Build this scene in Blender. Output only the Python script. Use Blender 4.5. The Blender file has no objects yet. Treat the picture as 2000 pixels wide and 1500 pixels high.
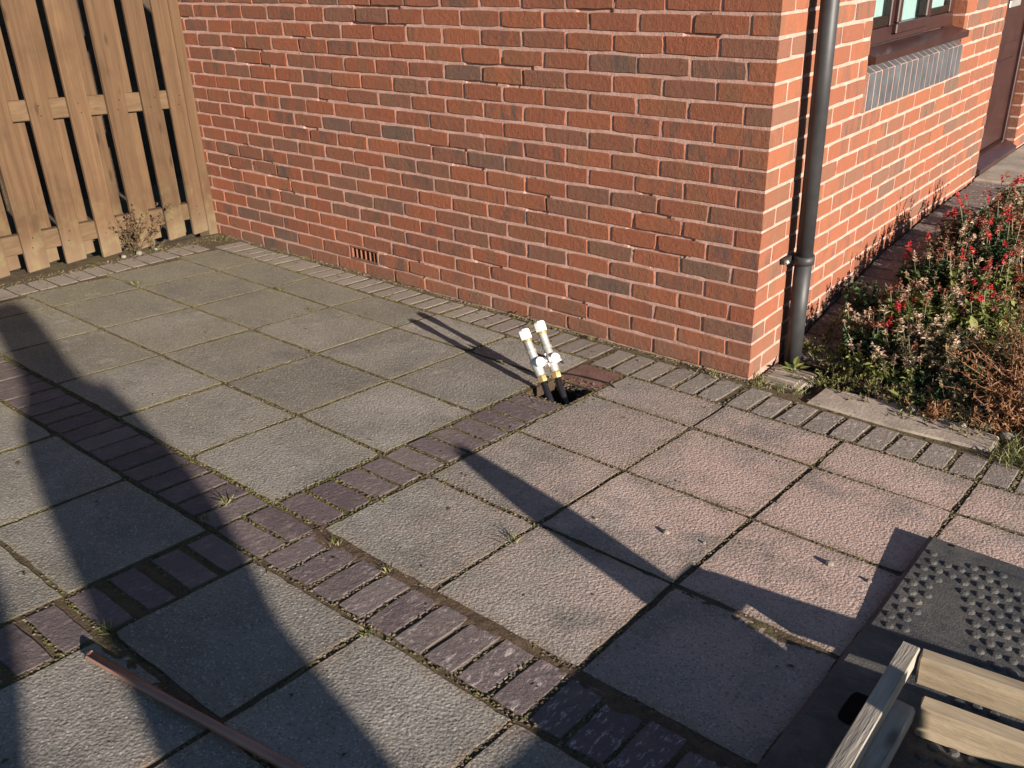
import bpy, math, random
from mathutils import Vector, Matrix, noise as mnoise
R = random.Random(7)
sc = bpy.context.scene
COL = sc.collection
V = Vector

# ------------------------------------------------------------------ camera
CP = V((1.3917, -3.0832, 1.5815)); AZ, EL, ROLL, FPX = -0.7060, -0.4487, 0.0343, 1774.09
fw = V((math.cos(EL)*math.sin(AZ), math.cos(EL)*math.cos(AZ), math.sin(EL)))
rt = fw.cross(V((0, 0, 1))).normalized(); dn = fw.cross(rt)
cr, sr = math.cos(ROLL), math.sin(ROLL)
rt2 = cr*rt + sr*dn; dn2 = -sr*rt + cr*dn
cam = bpy.data.cameras.new('camera'); cam.sensor_width = 36; cam.lens = FPX/2000*36
cam.clip_start = .05; cam.clip_end = 500
co = bpy.data.objects.new('camera', cam); COL.objects.link(co)
co.matrix_world = Matrix(((rt2.x, -dn2.x, -fw.x, CP.x), (rt2.y, -dn2.y, -fw.y, CP.y), (rt2.z, -dn2.z, -fw.z, CP.z), (0, 0, 0, 1)))
sc.camera = co
def px(p):
    q = V(p)-CP; d = q.dot(fw)
    return (1000+FPX*q.dot(rt2)/d, 750+FPX*q.dot(dn2)/d)
# ------------------------------------------------------------------ sky, sun, exposure
SUN = V((1, -.27, .2740)).normalized()
w = bpy.data.worlds.new('World'); sc.world = w; w.use_nodes = True
nt = w.node_tree; bg = nt.nodes['Background']
sky = nt.nodes.new('ShaderNodeTexSky'); sky.sky_type = 'NISHITA'; sky.sun_disc = False
sky.sun_elevation = math.asin(SUN.z); sky.sun_rotation = math.atan2(SUN.x, SUN.y)
sky.air_density = 1.0; sky.dust_density = .3; sky.ozone_density = 3.0
nt.links.new(sky.outputs[0], bg.inputs[0]); bg.inputs[1].default_value = .05
sl = bpy.data.lights.new('sun', 'SUN'); sl.energy = 5.0; sl.angle = math.radians(.5); sl.color = (1, .89, .78)
so = bpy.data.objects.new('sun', sl); COL.objects.link(so); so.location = SUN*20
so.rotation_euler = SUN.to_track_quat('Z', 'Y').to_euler()
vs = sc.view_settings; vs.view_transform = 'Standard'; vs.look = 'None'; vs.exposure = 1.46; vs.gamma = 1; vs.use_curve_mapping = False

# ------------------------------------------------------------------ ground shape
def interp(x, xs, ys):
    if x <= xs[0]: return ys[0]
    for a, b, c, d in zip(xs, xs[1:], ys, ys[1:]):
        if x <= b: return c+(d-c)*(x-a)/(b-a)
    return ys[-1]
def G(x, y):
    if y <= 0 or x <= 0: return -.005-.005*max(-8, min(8, x))-.079*max(-6, min(0, y))
    return interp(y, [0, .2, 1.4, 2.2, 3.2], [-.012, -.02, .165, .2, .215])-.002*x

# ------------------------------------------------------------------ node helpers
class NT:
    def __init__(s, name):
        s.m = bpy.data.materials.new(name); s.m.use_nodes = True; s.t = s.m.node_tree
        s.b = s.t.nodes['Principled BSDF']; s.b.inputs['Roughness'].default_value = .9
        s.b.inputs['Specular IOR Level'].default_value = .25
        s._pos = None
    def n(s, typ, **k):
        nd = s.t.nodes.new(typ)
        for a, b in k.items(): setattr(nd, a, b)
        return nd
    def set(s, sock, v):
        if isinstance(v, bpy.types.NodeSocket): s.t.links.new(v, sock)
        elif isinstance(v, (tuple, list)) and len(v) == 3 and sock.type == 'RGBA': sock.default_value = (*v, 1)
        else: sock.default_value = v
    @property
    def pos(s):
        if s._pos is None: s._pos = s.n('ShaderNodeNewGeometry').outputs['Position']
        return s._pos
    def vmul(s, v, sc3):
        nd = s.n('ShaderNodeVectorMath', operation='MULTIPLY'); s.set(nd.inputs[0], v); nd.inputs[1].default_value = sc3; return nd.outputs[0]
    def noise(s, scale, detail=3, rough=.55, stretch=None, off=None):
        v = s.pos
        if stretch: v = s.vmul(v, stretch)
        if off is not None:
            nd = s.n('ShaderNodeVectorMath', operation='ADD'); s.set(nd.inputs[0], v); s.set(nd.inputs[1], off); v = nd.outputs[0]
        nd = s.n('ShaderNodeTexNoise'); s.set(nd.inputs['Vector'], v); nd.inputs['Scale'].default_value = scale
        nd.inputs['Detail'].default_value = detail; nd.inputs['Roughness'].default_value = rough; return nd.outputs['Fac']
    def voro(s, scale, feature='F1', out='Distance', stretch=None):
        v = s.vmul(s.pos, stretch) if stretch else s.pos
        nd = s.n('ShaderNodeTexVoronoi', feature=feature); s.set(nd.inputs['Vector'], v); nd.inputs['Scale'].default_value = scale; return nd.outputs[out]
    def math(s, op, a, b=0., c=None, clamp=False):
        nd = s.n('ShaderNodeMath', operation=op, use_clamp=clamp); s.set(nd.inputs[0], a); s.set(nd.inputs[1], b)
        if c is not None: s.set(nd.inputs[2], c)
        return nd.outputs[0]
    def rng(s, v, a, b, c=0., d=1.):
        nd = s.n('ShaderNodeMapRange'); nd.clamp = True; s.set(nd.inputs[0], v)
        for i, q in enumerate((a, b, c, d)): nd.inputs[i+1].default_value = q
        return nd.outputs[0]
    def ramp(s, fac, stops):
        nd = s.n('ShaderNodeValToRGB'); s.set(nd.inputs[0], fac); e = nd.color_ramp.elements
        while len(e) < len(stops): e.new(.5)
        for el, (p, c) in zip(e, stops): el.position = p; el.color = (*c, 1)
        return nd.outputs[0]
    def mix(s, fac, a, b, blend='MIX'):
        nd = s.n('ShaderNodeMix', data_type='RGBA', blend_type=blend); s.set(nd.inputs[0], fac); s.set(nd.inputs[6], a); s.set(nd.inputs[7], b); return nd.outputs[2]
    def tint(s):
        a = s.n('ShaderNodeAttribute', attribute_name='tint'); sp = s.n('ShaderNodeSeparateColor'); s.t.links.new(a.outputs['Color'], sp.inputs[0]); return sp.outputs
    def xyz(s):
        sp = s.n('ShaderNodeSeparateXYZ'); s.t.links.new(s.pos, sp.inputs[0]); return sp.outputs
    def vary(s, col, fac, amt):       # multiply brightness by 1 +- amt
        g = s.rng(fac, 0., 1., 1-amt, 1+amt); cb = s.n('ShaderNodeCombineColor')
        for i in range(3): s.t.links.new(g, cb.inputs[i])
        return s.mix(1., col, cb.outputs[0], 'MULTIPLY')
    def bump(s, h, dist, strength=1., prev=None):
        nd = s.n('ShaderNodeBump'); s.set(nd.inputs['Height'], h); nd.inputs['Distance'].default_value = dist; nd.inputs['Strength'].default_value = strength
        if prev: s.t.links.new(prev, nd.inputs['Normal'])
        return nd.outputs[0]
    def done(s, col, bump=None, rough=None, spec=None, metal=None):
        s.set(s.b.inputs['Base Color'], col)
        if bump: s.t.links.new(bump, s.b.inputs['Normal'])
        if rough is not None: s.set(s.b.inputs['Roughness'], rough)
        if spec is not None: s.b.inputs['Specular IOR Level'].default_value = spec
        if metal is not None: s.b.inputs['Metallic'].default_value = metal
        return s.m
MT = {}
def m_brick():
    s = NT('rustic_brick'); r, g, b = s.tint()[:3]
    base = s.ramp(r, [(0, (.235, .083, .042)), (.35, (.208, .070, .037)), (.6, (.172, .069, .041)), (.8, (.16, .075, .049)), (1, (.115, .07, .052))])
    x, y, z = s.xyz()[:3]
    cell = s.math('FLOOR', s.math('ADD', s.math('MULTIPLY', s.math('ADD', x, y), 14.), s.math('MULTIPLY', b, 9.)))
    wn = s.n('ShaderNodeTexWhiteNoise', noise_dimensions='2D'); cb = s.n('ShaderNodeCombineXYZ'); s.t.links.new(cell, cb.inputs[0]); s.t.links.new(g, cb.inputs[1]); s.t.links.new(cb.outputs[0], wn.inputs['Vector'])
    kiss = s.rng(wn.outputs['Value'], .55, 1., 0, .55)
    c = s.mix(kiss, base, (.135, .078, .044))
    off = s.n('ShaderNodeCombineXYZ'); s.t.links.new(s.math('MULTIPLY', g, 31.), off.inputs[1])
    sm = s.noise(1., 3, .6, (16, 16, 6), off.outputs[0])
    smf = s.math('MULTIPLY', s.rng(sm, .46, .66), s.rng(g, .3, .95, 0., .88))
    c = s.mix(smf, c, (.06, .055, .05))
    c = s.mix(s.rng(s.noise(22, 4, .65), .52, .85, 0, .3), c, (.30, .12, .075))
    c = s.vary(c, s.noise(170, 3, .7), .35)
    # damp, dirty foot of the wall
    c = s.mix(s.math('MULTIPLY', s.rng(z, .17, .0, 0, .55), s.rng(s.noise(7, 3), .3, .6)), c, (.15, .105, .075))
    h = s.math('ADD', s.math('MULTIPLY', s.noise(45, 4, .65), 1.6), s.noise(260, 4, .7))
    return s.done(c, s.bump(h, .0034, .9), s.rng(g, 0, 1, .95, .75))
def m_mortar():
    s = NT('pink_mortar'); c = s.ramp(s.noise(14, 4, .6), [(.3, (.33, .195, .15)), (.6, (.43, .265, .215)), (.8, (.49, .33, .28))])
    x, y, z = s.xyz()[:3]
    c = s.mix(s.math('MULTIPLY', s.rng(z, .12, -.01, 0, .7), s.rng(s.noise(9, 3), .35, .6)), c, (.17, .13, .09))
    c = s.vary(c, s.noise(300, 3, .7), .35)
    return s.done(c, s.bump(s.math('ADD', s.noise(110, 4, .7), s.math('MULTIPLY', s.noise(420, 3, .7), .6)), .004))
def m_slab():
    s = NT('textured_concrete_slab'); r, g, b = s.tint()[:3]; x, y, z = s.xyz()[:3]
    c = s.ramp(s.noise(3.2, 4, .6), [(.3, (.155, .141, .121)), (.55, (.212, .193, .167)), (.75, (.252, .232, .203))])
    c = s.vary(c, r, .22)
    # olive algae towards the shady far corner by the fence
    al = s.rng(s.math('ADD', s.math('MULTIPLY', x, -.45), s.math('MULTIPLY', s.noise(2.1, 4, .6), 1.3)), .9, 2.1, 0, .8)
    c = s.mix(al, c, (.165, .15, .095))
    # pinkish brick dust spread over the slabs around the dig
    dx = s.math('SUBTRACT', x, .72); dy = s.math('SUBTRACT', y, -.85)
    rr = s.math('SQRT', s.math('ADD', s.math('MULTIPLY', dx, dx), s.math('MULTIPLY', s.math('MULTIPLY', dy, dy), 1.1)))
    du = s.rng(s.math('ADD', rr, s.math('MULTIPLY', s.math('SUBTRACT', s.noise(4.5, 5, .65), .5), 1.3)), 1.3, .4, 0, .84)
    c = s.mix(du, c, (.40, .28, .235))
    # worn, mossy margins next to the joints; g shifts the pattern from slab to slab
    ed = s.math('MULTIPLY', s.math('POWER', s.math('MINIMUM', b, 1.), 1.6), s.rng(s.noise(13, 4, .7), .38, .62, .15, 1.))
    c = s.mix(s.math('MULTIPLY', ed, s.rng(x, -.2, -.6, .25, .75)), c, (.215, .19, .115))
    c = s.mix(s.math('MULTIPLY', ed, s.rng(x, -.5, 0., 0., .6)), c, (.20, .135, .095))
    o2 = s.n('ShaderNodeCombineXYZ'); s.t.links.new(s.math('MULTIPLY', g, 50.), o2.inputs[2])
    c = s.mix(s.rng(s.noise(4., 5, .68, None, o2.outputs[0]), .50, .66, 0, .6), c, (.115, .108, .095))
    c = s.mix(s.rng(s.noise(6., 5, .7, None, o2.outputs[0]), .60, .72, 0, .45), c, (.36, .33, .28))
    st = s.noise(5.5, 5, .7)
    c = s.mix(s.rng(st, .56, .75, 0, .55), c, (.11, .095, .08))
    vd = s.voro(240, out='Color'); sp = s.n('ShaderNodeSeparateColor'); s.t.links.new(vd, sp.inputs[0])
    c = s.mix(s.rng(sp.outputs[0], .84, .99, 0, .45), c, (.46, .42, .37))
    c = s.mix(s.rng(sp.outputs[1], .80, .98, 0, .6), c, (.07, .06, .05))
    c = s.vary(c, s.noise(230, 3, .7), .3)
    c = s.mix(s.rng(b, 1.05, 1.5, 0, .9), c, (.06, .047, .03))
    h = s.math('ADD', s.math('ADD', s.math('MULTIPLY', s.voro(140, 'SMOOTH_F1'), -1.0), s.math('MULTIPLY', s.noise(30, 3, .6), .3)), s.math('MULTIPLY', s.noise(330, 3, .7), .7))
    # fade of relief where dust fills the texture
    return s.done(c, s.bump(h, .0050, .9), .88)
def m_paver():
    s = NT('purple_clay_paver'); r, g, b = s.tint()[:3]; x, y, z = s.xyz()[:3]
    c = s.ramp(r, [(0, (.085, .064, .065)), (.5, (.105, .08, .08)), (1, (.135, .105, .10))])
    c = s.mix(g, c, (.235, .205, .165))                     # g: how dusty / pale the paver is
    c = s.mix(s.rng(s.noise(9, 5, .7), .5, .75, 0, .5), c, (.22, .17, .14))
    wp = s.math('MULTIPLY', s.rng(s.noise(75, 3, .75, (1, .35, 1)), .55, .68, 0, .8), s.rng(x, -.6, .2, .2, 1.))
    c = s.mix(wp, c, (.42, .36, .34))                      # scuffed pale flecks
    c = s.vary(c, s.noise(200, 3, .7), .3)
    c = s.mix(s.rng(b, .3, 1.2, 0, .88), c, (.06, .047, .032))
    h = s.math('ADD', s.noise(70, 3, .6), s.math('MULTIPLY', s.noise(260, 3, .7), .6))
    return s.done(c, s.bump(h, .0055, .95), .8)
def m_soil(name='joint_soil', a=(.055, .038, .024), b=(.12, .085, .05), moss=.45):
    s = NT(name); c = s.ramp(s.noise(26, 5, .7), [(.3, a), (.7, b)])
    c = s.mix(s.rng(s.noise(5, 4, .7), .46, .62, 0, moss), c, (.11, .105, .03))
    c = s.vary(c, s.noise(190, 3, .8), .5)
    h = s.math('ADD', s.noise(60, 4, .7), s.math('MULTIPLY', s.noise(210, 3, .8), .6))
    return s.done(c, s.bump(h, .012), .95)
def m_flat(name, col, rough=.6, spec=.3, metal=0., var=.15, scale=60, bump=0.):
    s = NT(name); c = s.vary(col if not isinstance(col, tuple) else s.ramp(s.noise(scale*.2, 3), [(.3, tuple(v*(1-var) for v in col)), (.7, tuple(min(1, v*(1+var)) for v in col))]), s.noise(scale, 3), var)
    return s.done(c, s.bump(s.noise(scale*2, 3), bump) if bump else None, rough, spec, metal)
def m_wood(name, a, b, axis=2, dirt=(.1, .075, .05), dirt_z=None, rough=.85):
    s = NT(name); r, g, bb = s.tint()[:3]
    st = [38, 38, 38]; st[axis] = 1.6
    off = s.n('ShaderNodeCombineXYZ'); s.t.links.new(s.math('MULTIPLY', r, 40.), off.inputs[0]); s.t.links.new(s.math('MULTIPLY', g, 40.), off.inputs[1])
    gr = s.noise(1., 4, .65, tuple(st), off.outputs[0])
    c = s.ramp(gr, [(.25, a), (.5, tuple((p+q)/2 for p, q in zip(a, b))), (.75, b)])
    st2 = [26, 26, 26]; st2[axis] = 8
    kn = s.voro(.42, 'F1', 'Distance', tuple(st2))
    c = s.mix(s.rng(kn, .16, .05, 0, .75), c, tuple(v*.45 for v in a))
    c = s.mix(s.rng(s.noise(3.2, 4, .65), .5, .75, 0, .5), c, tuple(v*.6 for v in a))
    c = s.vary(c, r, .16)
    if dirt_z is not None:
        x, y, z = s.xyz()[:3]; f = s.math('ADD', s.math('ADD', z, s.math('MULTIPLY', y, .079)), s.math('MULTIPLY', s.noise(9, 4), -.25))
        c = s.mix(s.rng(f, dirt_z-.1, dirt_z-.3, 0, .75), c, dirt)
        c = s.mix(s.math('MULTIPLY', s.rng(f, .35, -.15), s.rng(s.noise(14, 4), .5, .65, 0, .4)), c, (.15, .14, .06))
    h = s.math('ADD', gr, s.math('MULTIPLY', s.noise(1., 3, .7, tuple(v*4 for v in st)), .5))
    return s.done(c, s.bump(h, .003), rough)
def m_leaf(name, a, b, rough=.55):
    s = NT(name); r, g, bb = s.tint()[:3]; c = s.mix(r, a, b); c = s.vary(c, s.noise(60, 2), .3)
    tr = s.n('ShaderNodeBsdfTranslucent'); s.set(tr.inputs[0], c); mx = s.n('ShaderNodeMixShader'); mx.inputs[0].default_value = .25
    s.done(c, None, rough, .3); out = s.t.nodes['Material Output']
    s.t.links.new(s.b.outputs[0], mx.inputs[1]); s.t.links.new(tr.outputs[0], mx.inputs[2]); s.t.links.new(mx.outputs[0], out.inputs[0]); return s.m
MT['brick'] = m_brick(); MT['mortar'] = m_mortar(); MT['slab'] = m_slab(); MT['paver'] = m_paver()
MT['soil'] = m_soil(); MT['bedsoil'] = m_soil('bed_soil', (.03, .02, .014), (.075, .05, .034), .12)
MT['redsoil'] = m_soil('spilt_sand', (.055, .034, .022), (.13, .085, .055), .1)
MT['clay'] = m_flat('red_clay', (.15, .08, .062), .9, .2, 0, .25, 60, .003)
MT['fence'] = m_wood('fence_pine', (.055, .030, .0145), (.108, .064, .033), 2, (.13, .09, .055), .22)
MT['rail'] = m_wood('fence_rail_pine', (.062, .037, .019), (.118, .076, .042), 1)
MT['pallet'] = m_wood('sawn_timber_long', (.17, .13, .085), (.33, .265, .18), 0)
MT['pallet2'] = m_wood('weathered_timber_cross', (.12, .10, .08), (.36, .32, .26), 1)
MT['handle'] = m_flat('copper_brown_pole', (.24, .13, .095), .38, .5, .25, .2, 25)
MT['blue'] = m_flat('blue_grey_brick', (.058, .060, .064), .6, .4, 0, .25, 50, .002)
MT['pvc'] = m_flat('rosewood_frame', (.032, .0125, .011), .35, .5, 0, .2, 40)
MT['pipe'] = m_flat('black_plastic_downpipe', (.026, .026, .027), .52, .4, 0, .3, 30)
MT['black'] = m_flat('black_polythene', (.012, .012, .014), .3, .5)
MT['white'] = m_flat('white_plastic', (.66, .65, .62), .35, .5, 0, .04)
MT['nickel'] = m_flat('dull_nickel', (.50, .48, .44), .42, .5, .7, .15)
MT['brass'] = m_flat('brass', (.42, .31, .14), .42, .5, .7, .2)
MT['concrete'] = m_flat('concrete_edging', (.27, .225, .18), .95, .2, 0, .25, 40, .002)
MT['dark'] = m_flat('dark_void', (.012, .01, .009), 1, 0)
MT['stone'] = m_flat('pale_pebble', (.17, .145, .118), .85, .3, 0, .2, 80)
MT['moss'] = m_leaf('joint_moss', (.05, .045, .014), (.14, .125, .04), .9)
MT['grit'] = m_leaf('joint_grit', (.05, .036, .024), (.22, .165, .12), .95)
MT['green'] = m_leaf('fresh_leaf', (.06, .085, .018), (.22, .225, .065))
MT['dkgreen'] = m_leaf('dark_leaf', (.018, .04, .014), (.06, .10, .035))
MT['brown'] = m_leaf('dry_leaf', (.11, .045, .02), (.27, .14, .065))
MT['rot'] = m_leaf('dead_weed_leaf', (.05, .03, .018), (.15, .095, .055))
MT['olive'] = m_leaf('withered_leaf', (.065, .06, .03), (.19, .155, .085))
MT['cream'] = m_leaf('seed_husk', (.30, .20, .13), (.56, .44, .32))
MT['red'] = m_leaf('scarlet_petal', (.30, .015, .02), (.52, .045, .05))
MT['rust'] = m_leaf('rusty_bract', (.17, .06, .035), (.32, .14, .085))
MT['grass'] = m_leaf('grass_blade', (.055, .075, .02), (.22, .20, .075))
MT['ground'] = m_soil('earth', (.05, .04, .03), (.11, .085, .06), .3)
def m_plate():
    s = NT('black_trench_cover'); c = s.ramp(s.noise(26, 4, .65, (.5, 2, 1)), [(.3, (.030, .031, .032)), (.6, (.055, .055, .053)), (.8, (.10, .096, .085))])
    c = s.mix(s.rng(s.noise(6, 5, .7), .46, .72, 0, .65), c, (.14, .125, .105))
    c = s.vary(c, s.noise(250, 2, .8), .4)
    return s.done(c, s.bump(s.noise(160, 4, .7), .003), .62, .25)
MT['plate'] = m_plate()
def m_glass():
    s = NT('window_glass'); tr = s.n('ShaderNodeBsdfTransparent'); tr.inputs[0].default_value = (.86, .93, .91, 1); gl = s.n('ShaderNodeBsdfGlossy'); gl.inputs['Roughness'].default_value = .02
    mx = s.n('ShaderNodeMixShader'); mx.inputs[0].default_value = .10; L = s.t.links
    L.new(tr.outputs[0], mx.inputs[1]); L.new(gl.outputs[0], mx.inputs[2]); L.new(mx.outputs[0], s.t.nodes['Material Output'].inputs[0]); return s.m
MT['glass'] = m_glass()
MT['curtain'] = m_flat('net_curtain', (.42, .47, .47), .9, .2, 0, .1, 30)
def m_clothes():
    s = NT('work_clothes'); x, y, z = s.xyz()[:3]
    c = s.ramp(s.rng(z, .2, 2.2), [(0, (.02, .018, .016)), (.06, (.03, .035, .06)), (.42, (.10, .11, .12)), (.73, (.45, .26, .19)), (.86, (.05, .035, .025))])
    for e in s.t.nodes:
        if e.type == 'VALTORGB': e.color_ramp.interpolation = 'CONSTANT'
    return s.done(c, s.bump(s.noise(30, 3), .01))
MT['clothes'] = m_clothes()

# ------------------------------------------------------------------ mesh helpers
def mesh(verts, faces, mat, tint=None, smooth=False, name='m'):
    me = bpy.data.meshes.new(name); me.from_pydata([tuple(v) for v in verts], [], faces); me.materials.append(MT[mat] if isinstance(mat, str) else mat)
    at = me.color_attributes.new('tint', 'FLOAT_COLOR', 'POINT')
    if tint is None: tint = (R.random(), R.random(), R.random())
    if isinstance(tint[0], (int, float)): tint = [tint]*len(verts)
    at.data.foreach_set('color', [c for t in tint for c in (*t, 1.)])
    if smooth: me.polygons.foreach_set('use_smooth', [True]*len(me.polygons))
    me.update(); return me
def add(name, me, parent=None, label=None, cat=None, group=None, kind=None):
    o = bpy.data.objects.new(name, me); COL.objects.link(o)
    if parent: o.parent = parent; o.matrix_parent_inverse = Matrix.Translation(-parent.location) if parent.type == 'EMPTY' else Matrix()
    for k, v in (('label', label), ('category', cat), ('group', group), ('kind', kind)):
        if v: o[k] = v
    return o
def empty(name, loc, label, cat, group=None, kind=None):
    o = bpy.data.objects.new(name, None); COL.objects.link(o); o.location = loc; o.empty_display_size = .1
    o['label'] = label; o['category'] = cat
    if group: o['group'] = group
    return o
class Soup:                       # collects geometry for one mesh
    def __init__(s): s.v = []; s.f = []; s.t = []
    def put(s, vf, tint=None):
        n = len(s.v); tint = tint or (R.random(), R.random(), R.random())
        s.v += list(vf[0]); s.f += [tuple(i+n for i in q) for q in vf[1]]; s.t += [tint]*len(vf[0]); return s
    def mesh(s, mat, smooth=False): return mesh(s.v, s.f, mat, s.t or None, smooth)
def piece(c, n, su=4, sv=2, jit=.0012, bev=.003, dep=.06, rnd=.25, lift=0., ring=0.):
    """a block from four corner points of its face (bilinear), outward normal n: jittered outline, chamfered arris"""
    c = [V(p) for p in c]; n = V(n).normalized()
    lu = ((c[1]-c[0]).length+(c[2]-c[3]).length)/2; lv = ((c[3]-c[0]).length+(c[2]-c[1]).length)/2
    P = lambda s, t: (c[0]*(1-s)+c[1]*s)*(1-t)+(c[3]*(1-s)+c[2]*s)*t
    per = [(i/su, 0) for i in range(su)]+[(1, i/sv) for i in range(sv)]+[(1-i/su, 1) for i in range(su)]+[(0, 1-i/sv) for i in range(sv)]
    bs, bt = bev/lu, bev/lv; rings = [[], [], []]; extra = []
    for s, t in per:
        corner = s in (0, 1) and t in (0, 1)
        js, jt = R.gauss(0, jit)/lu, R.gauss(0, jit)/lv
        k = rnd*4*(R.choice([.5, 1, 1, 2, 5]) if ring else 1) if corner else 0
        s1 = min(1+1e-3, max(-1e-3, s+js+(bs*k*(.5-s)*.8))); t1 = min(1+1e-3, max(-1e-3, t+jt+(bt*k*(.5-t)*.8)))
        b2 = bev*R.uniform(.6, 1.7)
        s2 = s1+(0.5-s)*2*b2/lu if s in (0, 1) else s1; t2 = t1+(.5-t)*2*b2/lv if t in (0, 1) else t1
        rings[0].append(P(s2, t2)+n*lift); rings[1].append(P(s1, t1)+n*(lift-b2)); rings[2].append(P(s, t)+n*(lift-dep))
        if ring: extra.append(P(.5+(s-.5)*(1-2*ring/lu)+R.gauss(0, .008), .5+(t-.5)*(1-2*ring/lv)+R.gauss(0, .008))+n*lift)
    m = len(per); v = rings[0]+rings[1]+rings[2]
    f = [tuple(range(m))]+[(i, i+m, (i+1) % m+m, (i+1) % m) for i in range(m)]+[(i+m, i+2*m, (i+1) % m+2*m, (i+1) % m+m) for i in range(m)]
    if ring: v = v+extra; f[0] = tuple(range(3*m, 4*m)); f += [(i+3*m, i, (i+1) % m, (i+1) % m+3*m) for i in range(m)]
    a = v[0]; nn = (v[su]-v[0]).cross(v[su+sv]-v[0])
    if nn.dot(n) < 0: f = [q[::-1] for q in f]
    return v, f
def obox(o, ax, ay, az, bev=.003, jit=0.):
    """chamfered box from an origin corner and three edge vectors"""
    o, ax, ay, az = V(o), V(ax), V(ay), V(az); L = [ax.length, ay.length, az.length]; U = [ax.normalized(), ay.normalized(), az.normalized()]
    v = []; idx = {}
    for i in (0, 1):
        for j in (0, 1):
            for k in (0, 1):
                s = (i, j, k)
                for a in range(3):       # vertex lying on the face of axis a
                    q = o.copy()
                    for d in range(3):
                        e = s[d]*L[d]
                        if d != a: e += (bev if s[d] == 0 else -bev)
                        q = q+U[d]*e
                    if jit: q = q+V((R.gauss(0, jit), R.gauss(0, jit), R.gauss(0, jit)))
                    idx[s, a] = len(v); v.append(q)
    f = []
    for a in range(3):
        b, c = [d for d in range(3) if d != a]
        for e in (0, 1):
            def S(p, q): s = [0]*3; s[a] = e; s[b] = p; s[c] = q; return tuple(s)
            f.append([idx[S(0, 0), a], idx[S(1, 0), a], idx[S(1, 1), a], idx[S(0, 1), a]])
        for p in (0, 1):                # edges along a
            for q in (0, 1):
                s0 = [0]*3; s0[a] = 0; s0[b] = p; s0[c] = q; s1 = list(s0); s1[a] = 1; s0, s1 = tuple(s0), tuple(s1)
                f.append([idx[s0, b], idx[s0, c], idx[s1, c], idx[s1, b]])
    for i in (0, 1):
        for j in (0, 1):
            for k in (0, 1): f.append([idx[(i, j, k), a] for a in range(3)])
    ctr = o+(ax+ay+az)/2; out = []
    for q in f:
        p = [v[i] for i in q]; nn = (p[1]-p[0]).cross(p[2]-p[0]); m = sum(p, V((0, 0, 0)))/len(p)
        out.append(tuple(q if nn.dot(m-ctr) > 0 else q[::-1]))
    return v, out
def box(a, b, bev=.003, jit=0.):
    return obox(a, (b[0]-a[0], 0, 0), (0, b[1]-a[1], 0), (0, 0, b[2]-a[2]), bev, jit)
def frame_of(d):
    d = V(d).normalized(); a = d.cross(V((0, 0, 1)) if abs(d.z) < .9 else V((1, 0, 0))).normalized(); return d, a, d.cross(a)
def tube(pts, r, seg=8, cap=True):
    pts = [V(p) for p in pts]; rs = r if isinstance(r, (list, tuple)) else [r]*len(pts); v = []; f = []
    for i, p in enumerate(pts):
        d = (pts[min(i+1, len(pts)-1)]-pts[max(i-1, 0)]); _, a, b = frame_of(d)
        for k in range(seg): th = 2*math.pi*k/seg; v.append(p+(a*math.cos(th)+b*math.sin(th))*rs[i])
    for i in range(len(pts)-1):
        for k in range(seg): f.append((i*seg+k, i*seg+(k+1) % seg, (i+1)*seg+(k+1) % seg, (i+1)*seg+k))
    if cap: f.append(tuple(range(seg))[::-1]); f.append(tuple((len(pts)-1)*seg+k for k in range(seg)))
    return v, f
def lathe(base, d, prof, seg=16):
    d, a, b = frame_of(d); base = V(base)
    v = [base+d*t+(a*math.cos(2*math.pi*k/seg)+b*math.sin(2*math.pi*k/seg))*r for t, r in prof for k in range(seg)]
    f = [(i*seg+k, i*seg+(k+1) % seg, (i+1)*seg+(k+1) % seg, (i+1)*seg+k) for i in range(len(prof)-1) for k in range(seg)]
    return v, f+[tuple(range(seg))[::-1], tuple((len(prof)-1)*seg+k for k in range(seg))]
def leaf(b, d, l, wd, up=None, fold=.25):
    b = V(b); d = V(d).normalized(); up = up or V((R.gauss(0, .4), R.gauss(0, .4), 1)); s = d.cross(up)
    if s.length < 1e-3: s = V((1, 0, 0))
    s.normalize(); u = s.cross(d)
    return [b, b+d*l*.45+s*wd*.5+u*wd*fold, b+d*l, b+d*l*.45-s*wd*.5+u*wd*fold], [(0, 1, 2), (0, 2, 3)]
def blob(c, r, flat=.7):
    v = [V(c)+V((x*r*R.uniform(.6, 1.2), y*r*R.uniform(.6, 1.2), z*r*flat*R.uniform(.6, 1.2))) for x, y, z in ((1, 0, 0), (-.5, .87, 0), (-.5, -.87, 0), (.3, .2, .9), (-.35, -.2, .75), (0, 0, -.5))]
    return v, [(0, 1, 3), (1, 4, 3), (1, 2, 4), (2, 3, 4), (2, 0, 3), (1, 0, 5), (2, 1, 5), (0, 2, 5)]
def rvec(): return V((R.gauss(0, 1), R.gauss(0, 1), R.gauss(0, 1))).normalized()

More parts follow.
